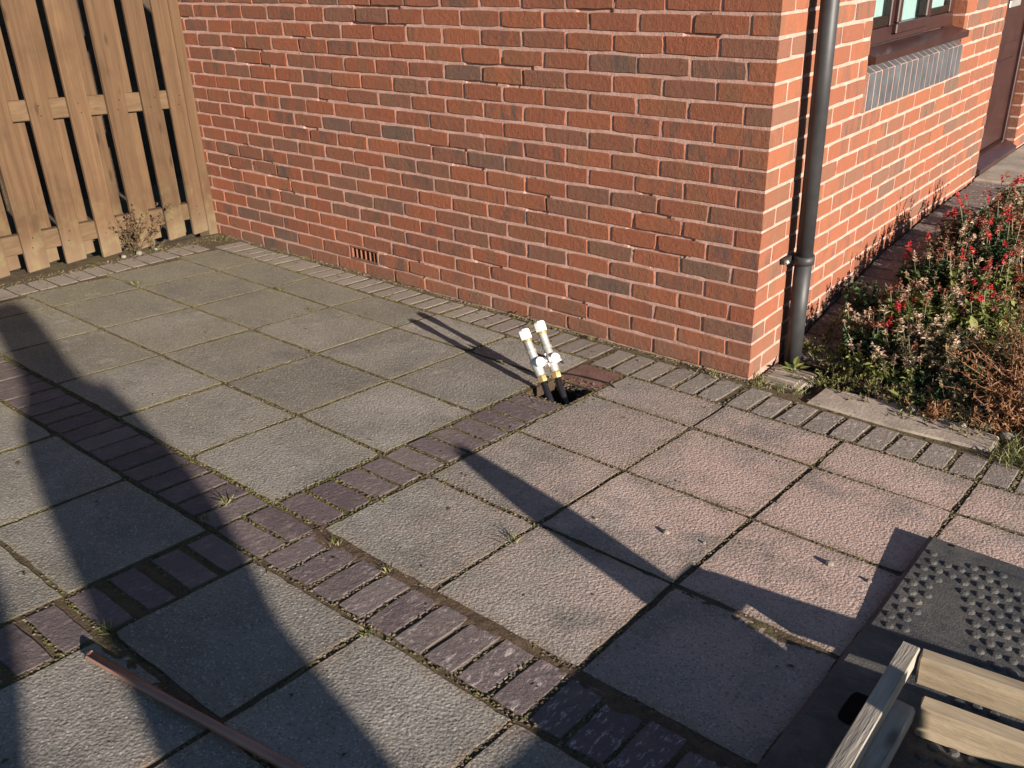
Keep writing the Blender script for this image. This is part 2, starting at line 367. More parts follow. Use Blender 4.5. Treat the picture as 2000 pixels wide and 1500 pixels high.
# ------------------------------------------------------------------ ground sheet (hole where the pipes come up)
HX0, HX1, HY0, HY1 = -.585, -.392, -.69, -.50
def sheet(xs, ys, dz, skip):
    v = [(x, y, G(x, y)+(dz(x, y) if callable(dz) else dz)) for y in ys for x in xs]; n = len(xs)
    f = [(j*n+i, j*n+i+1, (j+1)*n+i+1, (j+1)*n+i) for j in range(len(ys)-1) for i in range(n-1)
         if not skip((xs[i]+xs[i+1])/2, (ys[j]+ys[j+1])/2)]
    return v, f
inhole = lambda x, y: HX0 < x < HX1 and HY0 < y < HY1
gx = [-80, -30, -12, -6, -4, -3, -2, -1, HX0, HX1, 0, .5, 1, 1.5, 2, 3, 5, 8, 30, 80]
gy = [-80, -30, -12, -6, -5, -4, -3, -2, -1, HY0, HY1, -.2, 0, .2, .6, 1, 1.4, 1.8, 2.2, 2.7, 3.2, 5, 12, 30, 80]
add('ground', mesh(*sheet(gx, gy, -.05, inhole), 'ground'), kind='structure', label='bare dark earth around and under the paved patio', cat='ground')
px_ = [-3.62, -3.4, -3, -2.5, -2, -1.5, -1, HX0, HX1, 0, .5, 1, 1.5, 2, 2.7]
py_ = [-4.4, -4, -3.5, -3, -2.5, -2, -1.5, -1, HY0, HY1, -.25, -.1, .03]
patio = add('patio', mesh(*sheet(px_, py_, -.0022, inhole), 'soil'), kind='structure', label='sloping patio of grey square slabs divided by bands of dark pavers', cat='patio')
# ------------------------------------------------------------------ slabs and pavers
EDGES = []          # joints, for moss and grit
def pave(name, x0, x1, y0, y1, mat, gap=.005, su=10, sv=10, bev=.003, jit=.0015, tint=None, lift=None, dep=.04, skew=0., rec=True):
    q = [(x0+gap, y0+gap), (x1-gap, y0+gap), (x1-gap, y1-gap), (x0+gap, y1-gap)]
    q = [(a+R.gauss(0, .0015)+skew*(b-y0), b+R.gauss(0, .0015)) for a, b in q]
    tl = [max(-.0009, min(.0009, R.gauss(0, .0006))) for _ in range(3)]
    c = [(a, b, G(a, b)+tl[0]+tl[1]*(1 if i in (1, 2) else -1)+tl[2]*(1 if i > 1 else -1)) for i, (a, b) in enumerate(q)]
    isl = name == 'paving_slab'
    vf = piece(c, (.005, .079, 1), su, sv, jit, bev, dep, .3, R.uniform(.0008, .0026) if lift is None else lift, .05 if isl else 0.)
    if isl: a_, b_ = R.random(), R.random(); nv = len(vf[0])//4; tint = [(a_, b_, 1.)]*nv+[(a_, b_, 2.)]*(2*nv)+[(a_, b_, 0.)]*nv
    elif tint: nv = len(vf[0])//3; tint = [(tint[0], tint[1], 0.)]*nv+[(tint[0], tint[1], 2.)]*(2*nv)
    add(name, mesh(*vf, mat, tint), patio)
    if rec:
        EDGES.append(((x0, y0), (x1, y0))); EDGES.append(((x0, y0), (x0, y1)))
def slab(x0, x1, y0, y1, **k):
    L = max(x1-x0, y1-y0); pave('paving_slab', x0, x1, y0, y1, 'slab', .0056, max(4, int((x1-x0)/.035)), max(4, int((y1-y0)/.035)), R.uniform(.0014, .0026), .0018, **k)
cxA = [-3.30, -2.858, -2.40, -1.93, -1.482, -1.042, -.598]; ryA = [-1.835, -1.405, -.963, -.512, -.242]
for i in range(len(cxA)-1):
    for j in range(len(ryA)-1):
        if i == 0: slab(-3.13-.12*(ryA[j]+1.6), cxA[1], ryA[j], ryA[j+1])
        else: slab(cxA[i], cxA[i+1], ryA[j], ryA[j+1])
cxB = [-.388, .048, .49, .925, 1.365, 1.81, 2.25]; ryB = [-1.838, -1.415, -.98, -.545, -.288]
for i in range(len(cxB)-1):
    for j in range(len(ryB)-1): slab(cxB[i], cxB[i+1], ryB[j], ryB[j+1])
cxC = [-3.30, -2.84, -2.39, -1.945, -1.50, -1.05, -.605]; ryC = [-3.76, -3.32, -2.88, -2.44, -2.036]
for i in range(len(cxC)-1):
    for j in range(len(ryC)-1): slab(cxC[i], cxC[i+1], ryC[j], ryC[j+1])
cxD = [-.394, .04, .482, .925, 1.365, 1.81, 2.25]
for i in range(len(cxD)-1):
    for j in range(len(ryC)-1): slab(cxD[i], cxD[i+1], ryC[j]-.006, ryC[j+1]-.008)
def paver(x0, x1, y0, y1, dust=0., gap=.0042, **k):
    pave('paver', x0, x1, y0, y1, 'paver', gap, 4 if x1-x0 > .15 else 3, 4 if y1-y0 > .15 else 3, .003, .0012, (R.random(), max(0, min(1, dust+R.gauss(0, .06))), R.random()), **k)
for k in range(28):                       # band running along the wall direction, left of the cross
    paver(-.602-.1*(k+1), -.602-.1*k, -2.034, -1.842, .0)
for k in range(26):                       # the same band right of the cross
    paver(-.392+.0985*k, -.392+.0985*(k+1)-.001, -2.036, -1.855, .05)
for k in range(2): paver(-.600, -.392, -1.842-.098*(k+1), -1.842-.098*k, .05)
for k in range(11):                       # band from the pipes to the cross
    y1 = -.697-.1033*k; paver(-.592, -.394, y1-.1, y1, .02)
for a, b in ((-2.04, -2.13), (-2.142, -2.232), (-2.262, -2.345), (-2.372, -2.45), (-2.468, -2.55), (-2.562, -2.652), (-2.665, -2.76), (-2.775, -2.87), (-2.885, -2.98)): paver(-.597, -.398, b, a, 0)
for k in range(28):                       # soldier course along the wall
    x1 = -.60-.0975*k; y1 = -.038+R.gauss(0, .004)
    paver(x1-.0975, x1, -.236, y1, .85 if k > 6 else .6, .0068)
for k in range(-2, 10):
    x0 = -.385+.0985*k if k < 4 else .231+.0985*(k-6); paver(x0, x0+.0985, -.282, -.075 if k > 4 else -.05, .62, .006)
for k in range(4, 16):
    x0 = .231+.0985*k; paver(x0, x0+.0985, -.282, -.085, .62, .006)
for k in range(16):                       # course along the foot of the fence
    y1 = -.27-.105*k; xo = -3.285+.13*(-.27-y1)
    paver(xo-.185, xo, y1-.105, y1, .9, skew=-.13, rec=False)
for k in range(11): EDGES.append(((-.59, -.70-.1033*k), (-.395, -.70-.1033*k)))
EDGES += [((-3.3, -.243), (-.6, -.243)), ((-3.5, -.015), (0, -.015)), ((-.385, -.287), (2, -.287)), ((-3.4, -1.838), (-.6, -1.838)), ((-.39, -1.842), (2, -1.842)), ((-.39, -.5), (-.39, -1.84)), ((-.6, -.7), (-.6, -1.84))]
# pit with the pipes: earth sides, clay strip behind it
zt = lambda x, y, d=0.: (x, y, G(x, y)-d)
s = Soup()
pv = [zt(HX0, HY0, .004), zt(HX1, HY0, .004), zt(HX1, HY1, .004), zt(HX0, HY1, .004)]; pb = [(a, b, c-.3) for a, b, c in pv]
s.put((pv+pb, [(0, 1, 5, 4), (1, 2, 6, 5), (2, 3, 7, 6), (3, 0, 4, 7), (4, 5, 6, 7)]))
add('pit_side', s.mesh('bedsoil'), patio)
add('clay_infill', mesh(*piece([zt(-.598, -.495), zt(-.388, -.492), zt(-.386, -.287), zt(-.596, -.285)], (0, .079, 1), 9, 9, .003, .006, .05, .3, -.001), 'clay'), patio)
s = Soup()
for i in range(160):
    x = R.uniform(HX0+.01, HX1-.005); d = R.uniform(.005, .05); s.put(blob(zt(x, HY1-.004+R.gauss(0, .003), d), R.uniform(.003, .008)))
for i in range(220):      # loose soil thrown up round the edge of the pit
    a_ = R.uniform(0, 2*math.pi); r_ = R.uniform(.95, 1.6); x = -.488+.10*r_*math.cos(a_); y = -.595+.10*r_*math.sin(a_)
    if inhole(x, y): continue
    s.put(blob((x, y, G(x, y)+.002), R.uniform(.002, .006)))
add('root_fringe', s.mesh('grit'), patio)

# ------------------------------------------------------------------ brick house
house = empty('brick_house', (-1.8, .1, 0), 'red brick house corner with brown framed window and door', 'house')
def hn(x, y, z=0.): return mnoise.noise(V((x, y, z)))
def mortar_main():
    xs = [-3.66+i*.0125 for i in range(292)]+[-.0035]; zs = [-.1+.0125*i for i in range(176)]; n = len(xs)
    v = [(x, .0030+.0010*hn(x*9, z*9)+.0009*hn(x*40, z*40, 3)+(.006 if hn(x*3.3, z*5, 9) > .36 else 0), z) for z in zs for x in xs]
    return v, [(j*n+i, j*n+i+1, (j+1)*n+i+1, (j+1)*n+i) for j in range(len(zs)-1) for i in range(n-1) if not (-2.352 < xs[i] and xs[i+1] < -2.138 and .074 < zs[j] and zs[j+1] < .152)]
wallA = add('wall', mesh(*mortar_main(), 'mortar', (.5, .5, .5)), house)
WY0, WY1, WZ = .875, 2.18, .905; DY0, DY1, DZ = 2.985, 3.87, .2
s = Soup()
for a, b in (((-.2, .003, -.2), (-.0028, WY0-.003, 2.1)), ((-.2, WY0-.003, -.2), (-.0028, WY1+.003, WZ-.004)), ((-.2, WY1+.003, -.2), (-.0028, DY0-.003, 2.1)), ((-.2, DY1+.003, -.2), (-.0028, 5.2, 2.1))): s.put(box(a, b, .001))
wallB = add('wall', s.mesh('mortar'), house)
BR = []           # (projected area, verts, faces, tint, wall)
def btint():
    u = R.random(); r = R.uniform(0, .45) if u < .70 else (R.uniform(.45, .82) if u < .965 else R.uniform(.85, 1)); return (r, R.random()**1.3, R.random())
def reg(vf, wall, ctr):
    u, v_ = px(ctr); q = (V(ctr)-CP); d = q.dot(fw)
    vis = d > 0 and -60 < u < 2060 and -30 < v_ < 1560
    nrm = V((0, -1, 0)) if wall is wallA else V((1, 0, 0))
    size = max(abs(p.x-p2.x)+abs(p.y-p2.y) for p in vf[0][:3] for p2 in vf[0])
    ar = abs(q.normalized().dot(nrm))*size/(d*d) if vis else 0
    BR.append((ar, vf, btint(), wall))
for k in range(0, 28):
    z0, z1 = .075*(k-1)+.0056, .075*k-.0056
    e = 0 if k % 2 else 1
    # corner brick shows on both faces
    if k > 0:
        w_, h_ = (.215, .1025) if not e else (.1025, .215)
        j = R.gauss(0, .0006)
        reg(obox((-w_, -.0005+j, z0), (w_, 0, 0), (0, h_, 0), (0, 0, z1-z0), R.uniform(.0015, .003), .0007), wallA, (-.1, 0, z0))
    x = -.225 if not e else -.1125
    while x > -3.64:
        a, b = x-.2145, x-.0005; mid = (a+b)/2
        if not (k == 2 and -2.36 < mid < -2.13):
            jx = [R.gauss(0, .0012) for _ in range(4)]; jz = [R.gauss(0, .001) for _ in range(4)]; p = max(-.0008, R.gauss(.0004, .0009))
            c = [(a+jx[0], -p, z0+jz[0]), (b+jx[1], -p, z0+jz[1]), (b+jx[2], -p, z1+jz[2]), (a+jx[3], -p, z1+jz[3])]
            reg(piece(c, (0, -1, 0), 5, 2, .0013, .0022, .05, .55), wallA, (mid, 0, z0))
        x -= .225
    y = .1125 if not e else .225
    while y < 5.1:
        parts = [(y, y+.215)]
        for o0, o1, oz in ((WY0, WY1, WZ), (DY0, DY1, DZ)):
            if z1 > oz+.02:
                nw = []
                for a, b in parts:
                    if b <= o0 or a >= o1: nw.append((a, b))
                    else:
                        if o0-a > .03: nw.append((a, o0))
                        if b-o1 > .03: nw.append((o1, b))
                parts = nw
        for a, b in parts:
            p = max(-.0008, R.gauss(0, .001))
            c = [(p, a, z0+R.gauss(0, .0008)), (p, b, z0+R.gauss(0, .0008)), (p, b, z1+R.gauss(0, .0008)), (p, a, z1+R.gauss(0, .0008))]
            reg(piece(c, (1, 0, 0), 4, 2, .001, .002, .1, .5), wallB, (0, (a+b)/2, z0))
        y += .225
BR.sort(key=lambda t: -t[0])
rest = Soup()
for i, (ar, vf, t, wl) in enumerate(BR):
    if i < 300 and ar > 0: add('brick', mesh(*vf, 'brick', t), wl)
    else: rest.put(vf, t)
add('brickwork', rest.mesh('brick'), house, kind='stuff')
# air brick
ab = add('air_brick', mesh(*box((-2.349, .03, .081), (-2.141, .06, .146), .001), 'dark'), house)  # near-black backing paints the shade inside the vent
s = Soup()
s.put(box((-2.352, -.001, .0745), (-2.138, .03, .0855), .0015)).put(box((-2.352, -.001, .1405), (-2.138, .03, .1515), .0015))
s.put(box((-2.350, -.0012, .0858), (-2.341, .03, .1402), .001)).put(box((-2.149, -.0012, .0858), (-2.140, .03, .1402), .001))
add('vent_frame', s.mesh('brick'), ab)
for i in range(1, 6):
    x = -2.350+.21*i/6; add('vent_bar', mesh(*box((x-.0028, .0035, .0858), (x+.0028, .03, .1402), .0008), 'brick', (.45, .1, .3)), ab)
for i in range(6):
    x0 = -2.341+.0345*i+(.002 if i else 0)
    if i in (1, 3, 4):
        for zz in (.098, .112, .126): add('vent_fin', mesh(*box((x0+.003, .010, zz-.002), (x0+.027, .03, zz+.002), .0004), 'brick', (.3, .1, .3)), ab)
# window
win = add('window', mesh(*box((-.085, WY0+.006, 1.152), (-.06, WY1-.006, 1.215), .004), 'pvc'), house)
for a, b in (((-.085, WY0+.006, 1.216), (-.06, .95, 2.05)), ((-.085, 2.10, 1.216), (-.06, WY1-.006, 2.05)), ((-.085, 1.245, 1.216), (-.058, 1.31, 2.05)), ((-.085, 1.70, 1.216), (-.058, 1.80, 2.05))): add('frame_post', mesh(*box(a, b, .004), 'pvc'), win)
for a, b in (((-.084, .951, 1.217), (-.066, 1.244, 1.262)), ((-.084, 1.801, 1.217), (-.066, 2.099, 1.25))): add('frame_rail', mesh(*box(a, b, .004), 'pvc'), win)
for a, b in (((-.08, 1.285, 1.18), (-.038, 1.725, 1.225)), ((-.08, 1.285, 1.226), (-.038, 1.33, 2.03)), ((-.08, 1.675, 1.226), (-.038, 1.725, 2.03))): add('casement_bar', mesh(*box(a, b, .005), 'pvc'), win)
for a, b in ((.95, 1.245), (1.33, 1.675), (1.80, 2.10)): add('pane', mesh(*box((-.066 if a != 1.33 else -.050, a, 1.222), (-.061 if a != 1.33 else -.045, b, 2.04), .001), 'glass'), win)
s = Soup(); n = 60
for i in range(n):
    y0, y1 = WY0+.02+(WY1-WY0-.04)*i/n, WY0+.02+(WY1-WY0-.04)*(i+1)/n; f = lambda y: -.102+.009*math.sin(y*75)+.006*math.sin(y*31)
    s.put(([(f(y0), y0, 1.16), (f(y1), y1, 1.16), (f(y1), y1, 2.05), (f(y0), y0, 2.05)], [(0, 1, 2, 3)]))
add('curtain', s.mesh('curtain'), win)
add('window_board', mesh([(-.058, WY0+.004, 1.149), (.028, WY0+.004, 1.128), (.028, WY0+.004, 1.098), (-.058, WY0+.004, 1.100), (-.058, WY1+.004, 1.149), (.028, WY1+.004, 1.128), (.028, WY1+.004, 1.098), (-.058, WY1+.004, 1.100)],
    [(0, 1, 5, 4), (1, 2, 6, 5), (2, 3, 7, 6), (0, 3, 2, 1), (4, 5, 6, 7), (3, 0, 4, 7)], 'pvc'), win)
NS = 17; pit = (WY1-WY0-.004)/NS
for i in range(NS):
    y0 = WY0+.002+pit*i+.005; y1 = y0+pit-.010; o = R.gauss(0, .0003); zb, za, zc = .909, 1.062, 1.104
    pr = [(-.08, zb), (.010+o, zb), (.012+o, zb+.003), (.012+o, za-.004), (.008+o, za), (-.06, zc), (-.08, zc)]
    v = [(a, y0, b) for a, b in pr]+[(a, y1, b) for a, b in pr]; m = len(pr)
    add('sill_brick', mesh(v, [tuple(range(m)), tuple(range(m, 2*m))[::-1]]+[(i_+m, (i_+1) % m+m, (i_+1) % m, i_) for i_ in range(m)], 'blue'), win)
s = Soup(); v = [(a, y, b) for y in (WY0+.001, WY1-.001) for a, b in ((-.08, .907), (.0104, .909), (.0104, 1.0600), (-.06, 1.1012), (-.08, 1.097))]
s.put((v, [(0, 1, 2, 3, 4), (9, 8, 7, 6, 5)]+[(i, (i+1) % 5, (i+1) % 5+5, i+5) for i in range(5)])); add('sill_mortar', s.mesh('mortar'), win)
# door
door = add('door', mesh(*box((-.115, DY0+.07, .315), (-.075, DY1-.07, 2.05), .004), 'pvc'), house)
for a, b in (((-.13, DY0+.002, .262), (-.055, DY0+.068, 2.08)), ((-.13, DY1-.068, .262), (-.055, DY1-.002, 2.08))): add('door_jamb', mesh(*box(a, b, .005), 'pvc'), door)
add('threshold', mesh([(-.13, DY0+.004, .315), (-.05, DY0+.004, .30), (.02, DY0+.004, .262), (.02, DY0+.004, .235), (-.13, DY0+.004, .235), (-.13, DY1-.004, .315), (-.05, DY1-.004, .30), (.02, DY1-.004, .262), (.02, DY1-.004, .235), (-.13, DY1-.004, .235)],
    [(0, 1, 2, 3, 4), (9, 8, 7, 6, 5)]+[(i, i+5, (i+1) % 5+5, (i+1) % 5) for i in range(5)], 'pvc'), door)
for z0, z1 in ((.40, .85), (.95, 1.7)): add('door_panel', mesh(*box((-.0745, DY0+.18, z0), (-.066, DY1-.18, z1), .003), 'pvc'), door)
add('letter_plate', mesh(*box((-.0655, 3.3, 1.16), (-.058, 3.55, 1.2), .003), 'nickel'), door)
add('door_step', mesh(*box((.002, 2.93, .05), (.55, 4.4, .226), .01, .002), 'concrete'), kind='structure', label='low concrete step in front of the brown door', cat='step')

# ------------------------------------------------------------------ downpipe and gully
dp = empty('downpipe', (.05, .30, -.02), 'black plastic rainwater downpipe on the corner of the brick wall', 'downpipe')
A0, A1, A2 = V((.050, .300, -.035)), V((.060, .276, .44)), V((.072, .205, 1.9))
add('pipe', mesh(*tube([A0, A1], [.034, .034], 24), 'pipe', smooth=True), dp)
add('pipe', mesh(*tube([A1-(A2-A1)*.02, A2], [.0325, .0325], 24), 'pipe', smooth=True), dp)
ax = (A2-A1).normalized()
br = add('bracket', mesh(*lathe(A1-ax*.02, ax, [(0, .0345), (0, .040), (.016, .041), (.034, .040), (.034, .0335)], 24), 'pipe', smooth=True), dp)
add('bracket_arm', mesh(*box((.003, .185, .428), (.022, .275, .45), .003), 'pipe'), br)
add('bracket_bolt', mesh(*lathe((.021, .198, .439), (1, 0, 0), [(0, .009), (.008, .009), (.011, .005), (.014, .004)], 10), 'nickel'), br)
gu = empty('drain_gully', (.10, .17, -.02), 'pale slotted gully grate at the foot of the downpipe', 'drain')
add('surround', mesh(*box((.012, .02, -.06), (.185, .235, G(.1, .1)+.002), .004, .002), 'concrete'), gu)
for i in range(7):
    y = .03+.022*i; add('grate_bar', mesh(*box((.035, y, -.02), (.16, y+.011, G(.1, .1)+.010), .002), 'stone' if i % 3 else 'concrete'), gu)
# edging slab on the bed's edge, path pavers by the right wall
edg = [(.262, -.048), (.60, -.058), (.90, -.03), (.90, .09), (.53, .135), (.27, .108)]
v = []; f = []
for k, (dz, sh) in enumerate(((.009, .012), (.002, 0), (-.06, 0))):
    cxm, cym = .58, .03
    for a, b in edg: v.append((a+(cxm-a)*sh*1.5, b+(cym-b)*sh*4, G(a, 0)+dz))
f = [tuple(range(6))]+[(i+6*k, i+6*k+6, (i+1) % 6+6*k+6, (i+1) % 6+6*k) for k in (0, 1) for i in range(6)]
add('edging_stone', mesh(v, f, 'concrete'), label='long worn concrete edging stone in front of the flower bed', cat='stone')
path = add('path', mesh(*sheet([.004, .1, .22], [.3+.1*i for i in range(27)], -.007, lambda x, y: False), 'soil'), kind='structure', label='narrow strip of dark pavers along the foot of the sunlit wall', cat='path')
for k in range(26):
    y0 = .32+.1*k
    c = [(.012, y0+.005, G(.1, y0)), (.215, y0+.005, G(.1, y0)), (.215, y0+.095, G(.1, y0+.1)), (.012, y0+.095, G(.1, y0+.1))]
    add('paver', mesh(*piece(c, (0, -.1, 1), 4, 3, .0015, .004, .04, .5, R.gauss(.002, .002)), 'paver', (R.random(), .3, R.random())), path)
bxs = [.222+.035*i for i in range(60)]; bys = [.02+.035*i for i in range(84)]
def bz(x, y): return -.004+.022*hn(x*5, y*5)+.014*hn(x*17, y*17, 4)+(.012 if x > .3 and y > .15 else -.012)
add('flower_bed', mesh(*sheet(bxs, bys, bz, lambda x, y: False), 'bedsoil'), kind='structure', label='dark soil flower bed sloping up beside the brick wall', cat='flower bed')

# ------------------------------------------------------------------ fence
FB = V((-3.63, .04, 0)); FT = V((-.125, .992, 0)).normalized(); FN = V((.992, .125, 0)).normalized()
fence = empty('wooden_fence', FB, 'brown hit and miss wooden board fence meeting the brick wall', 'fence')
def fbox(s0, s1, n0, n1, z0, z1, bev=.003, jit=.0006, zr=False):
    o = FB+FT*s0+FN*n0; g0 = G(o.x, o.y); g1 = G(*(FB+FT*s1+FN*n0).xy)
    return obox(o+V((0, 0, g0+z0)), FT*(s1-s0)+V((0, 0, g1-g0 if zr else 0)), FN*(n1-n0), (0, 0, z1-z0), bev, jit)
ls = [-1.279, -1.063, -.845, -.62, -.398, -.218]
k = -1.279-.218
while k > -3.2: ls.insert(0, k); k -= .218
for i, s0 in enumerate(ls):
    wd = .118 if i < len(ls)-1 else .108
    add('board', mesh(*fbox(s0, s0+wd, -.020, 0, .012+R.uniform(-.008, .008), 1.85), 'fence'), fence)
    if i < len(ls)-1:
        b0 = s0+wd-.016; b1 = ls[i+1]+.003-R.uniform(0, .010)
        if b1-b0 > .03: add('board', mesh(*fbox(b0, b1, -.088, -.068, .02, 1.84), 'fence'), fence)
nail = mesh(*lathe((0, 0, 0), FN, [(0, .0035), (.0012, .0032)], 8), 'dark')
for s0 in ls[-7:]:
    for z0 in (.14, .19, .79, .84):
        q = FB+FT*(s0+.055+R.gauss(0, .012))+FN*.0002; o = add('nail', nail, fence); o.location = (q.x, q.y, G(q.x, q.y)+z0); o.matrix_parent_inverse = Matrix.Translation(-fence.location)
add('post', mesh(*fbox(-.103, .008, -.10, -.003, -.1, 1.9, .004), 'fence'), fence)
for z0 in (.112, .768, 1.45): add('rail', mesh(*fbox(-3.2, -.109, -.0665, -.0215, z0, z0+.1, .004, .001, True), 'rail'), fence)
# shed-shaped block added behind the fence to keep sky light out of its gaps
bk = empty('shade_blocker', (-6.5, -1, 0), 'dark shed shape added behind the fence to darken the gaps between its boards', 'shed')
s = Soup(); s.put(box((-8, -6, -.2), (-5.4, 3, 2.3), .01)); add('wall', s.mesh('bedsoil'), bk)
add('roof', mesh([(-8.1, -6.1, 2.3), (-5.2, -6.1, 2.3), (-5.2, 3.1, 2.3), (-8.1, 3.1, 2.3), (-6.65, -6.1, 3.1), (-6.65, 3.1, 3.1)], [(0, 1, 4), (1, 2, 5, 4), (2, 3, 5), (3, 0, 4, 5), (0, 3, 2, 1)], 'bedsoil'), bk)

# ------------------------------------------------------------------ stop taps on two black pipes
def tap(B, T, name, label, side):
    B, T = V(B), V(T); d = (T-B).normalized(); L = (T-B).length
    t = empty(name, B, label, 'valve', 'stop valves standing in the pit')
    add('supply_pipe', mesh(*tube([B-d*.2-V((0, 0, .05)), B-d*.06, B+d*.078], .0125, 16), 'black', smooth=True), t)
    b = .07
    add('brass_nut', mesh(*lathe(B+d*b, d, [(0, .014), (0, .0175), (.008, .019), (.020, .019), (.023, .0165), (.028, .0155)], 6), 'brass'), t)
    add('valve_body', mesh(*lathe(B+d*(b+.026), d, [(0, .015), (.004, .018), (.026, .0185), (.032, .0205), (.060, .0205), (.068, .018), (.092, .0165), (.094, .0195), (.104, .0195), (.106, .016), (L-b-.026-.036, .0155)], 20), 'nickel', smooth=False), t)
    c0 = B+d*(L-.04)
    add('collar', mesh(*lathe(c0-d*.012, d, [(0, .0165), (.001, .0185), (.011, .0185), (.012, .0165)], 16), 'brass'), t)
    add('end_cap', mesh(*lathe(c0, d, [(0, .017), (0, .0215), (.004, .0225), (.032, .0225), (.037, .0205), (.040, .017)], 8), 'white'), t)
    m = B+d*(b+.072); fv = (CP-m); fv = (fv-d*fv.dot(d)).normalized(); sd = d.cross(fv).normalized()*side
    fv2 = (fv*.86+d.cross(fv)*.5).normalized()
    add('gauge_port', mesh(*lathe(m+fv2*.014, fv2, [(0, .013), (.012, .0135), (.012, .0195), (.022, .0195), (.024, .017)], 20), 'white'), t)
    sv = add('side_branch', mesh(*lathe(m+sd*.014, sd, [(0, .012), (.010, .012), (.010, .016), (.018, .016), (.018, .010), (.034, .010), (.034, .0185), (.038, .0195), (.041, .0185), (.041, .011), (.048, .008)], 16), 'nickel'), t)
    add('lever', mesh(*obox(m+sd*.042-d*.026-fv*.004, sd*.005, d*.052, fv*.008, .001), 'white'), sv)
    return t
tap((-.492, -.655, .035), (-.649, -.615, .268), 'stop_valve', 'white capped stop valve on black pipe, the one nearer the slabs', 1)
tap((-.478, -.590, .030), (-.640, -.531, .275), 'stop_valve', 'white capped stop valve on black pipe, the one nearer the brick wall', -1)
wire = [V((x, y, G(x, y)+h)) for x, y, h in ((-.90, -.245, .012), (-.885, -.29, .006), (-.83, -.34, .006), (-.76, -.355, .008), (-.70, -.36, .02), (-.64, -.37, .012))]
add('cable_loop', mesh(*tube(wire, .0045, 8), 'black', smooth=True), label='short black cable lying behind the stop valves', cat='cable')
wire = [V((x, y, G(x, y)+h)) for x, y, h in ((-.60, -.47, .006), (-.55, -.455, .014), (-.49, -.44, .016), (-.43, -.425, .012), (-.385, -.415, .008), (-.35, -.43, .005))]
add('cable_end', mesh(*tube(wire, .003, 8), 'black', smooth=True), label='thin dark cable arching across the red clay beside the pit', cat='cable')
tg = [(-.73, -.43, .0), (-.65, -.46, 0), (-.64, -.40, .03), (-.70, -.375, .035)]
add('plastic_tag', mesh(*obox((-.735, -.425, G(-.7, -.42)+.006), (.075, -.02, .008), (.03, .05, .02), (-.001, -.001, .003), .0008), 'white'), label='crumpled white plastic tag on the pavers behind the valves', cat='tag')

# ------------------------------------------------------------------ black plate, pallet, pole
pl = empty('trench_cover', (.92, -.77, .08), 'black studded trench cover plate lying on the slabs', 'plate')
def PZ(x, y): return G(x, y)+.012+max(0, .020*(1-(-.77-y)/.5))
pxs = [.92, .932, 1.02, 1.04, 1.06, 1.14, 1.16, 1.3, 1.5, 1.7]; pys = [-.775, -.782, -.85, -.93, -1.02, -1.1, -1.2, -1.3, -1.4, -1.55, -1.63, -1.75, -1.9, -2.0]
hole = lambda x, y: 1.02 < x < 1.06 and -1.63 < y < -1.55 and False
v = []; f = []; n = len(pxs)
for y in pys:
    for x in pxs: v.append((x, y, PZ(x, y)-(.004 if x == .92 or y == -.775 else 0)))
nb = len(v)
for y in pys:
    for x in pxs: v.append((x, y, PZ(x, y)-.013))
slot = [(x, y) for x in (5, ) for y in (0, )]
cut = lambda i, j: (pxs[i] >= 1.139 and pxs[i+1] <= 1.161 and 0)
for j in range(len(pys)-1):
    for i in range(n-1):
        f.append((j*n+i, (j+1)*n+i, (j+1)*n+i+1, j*n+i+1)); f.append((nb+j*n+i, nb+j*n+i+1, nb+(j+1)*n+i+1, nb+(j+1)*n+i))
for j in range(len(pys)-1):
    for i in (0, n-1): f.append((j*n+i, nb+j*n+i, nb+(j+1)*n+i, (j+1)*n+i))
for i in range(n-1):
    for j in (0, len(pys)-1): f.append((j*n+i, j*n+i+1, nb+j*n+i+1, nb+j*n+i))
add('sheet', mesh(v, f, 'plate'), pl)
dome = mesh(*lathe((0, 0, -.002), (0, 0, 1), [(0, .0135), (.004, .0115), (.0065, .007)], 10), 'plate', smooth=False)
for j in range(26):
    for i in range(20):
        x = .955+.0335*i+(.011 if j % 2 else 0); y = -.852-.0415*j-.012*((i % 3) == 0)
        if i >= 2 and i < 2+(j-2)*.55 and j > 2 and i < 6: continue
        if j == 0 and i in (1, 2): continue
        if j < 2 and i > 5+j: continue
        if x > 1.62 or y < -1.9 or (i < 2 and j > 9) or (1.17 < x < 1.33 and -.90 < y < -.82): continue
        o = add('stud', dome, pl); o.location = V((x, y, PZ(x, y)))-V((0, 0, 0)); o.matrix_parent_inverse = Matrix.Translation(-pl.location)
def slotbox(x0, x1, y0, y1, nm):
    pts = []
    for k in range(16):
        th = 2*math.pi*k/16; a = math.copysign(abs(math.cos(th))**.5, math.cos(th)); b = math.copysign(abs(math.sin(th))**.5, math.sin(th))
        x, y = (x0+x1)/2+a*(x1-x0)/2, (y0+y1)/2+b*(y1-y0)/2; pts.append((x, y, PZ(x, y)+.0012))
    add(nm, mesh(pts, [tuple(range(16))], 'dark'), pl)  # flat dark patch on the plate, paints the shade of an opening
slotbox(.985, 1.03, -1.62, -1.51, 'hand_slot'); slotbox(1.19, 1.33, -.86, -.835, 'hand_slot'); slotbox(.975, .99, -.80, -.788, 'bolt_hole_shade')
pal = empty('wooden_pallet', (1.07, -1.5, .13), 'weathered timber pallet lying on the black plate', 'pallet')
rd = V((1, .125, -.003)).normalized()
def beam(o, d, L, side, wd, up, h, mat, nm, bev=.004): add(nm, mesh(*obox(o, V(d).normalized()*L, V(side)*wd, V(up)*h, bev, .0012), mat), pal)
up = V((0, .06, 1)).normalized(); fr = V((.125, -1, 0)).normalized()
def GZ(x, y, h): return V((x, y, G(x, y)+h))
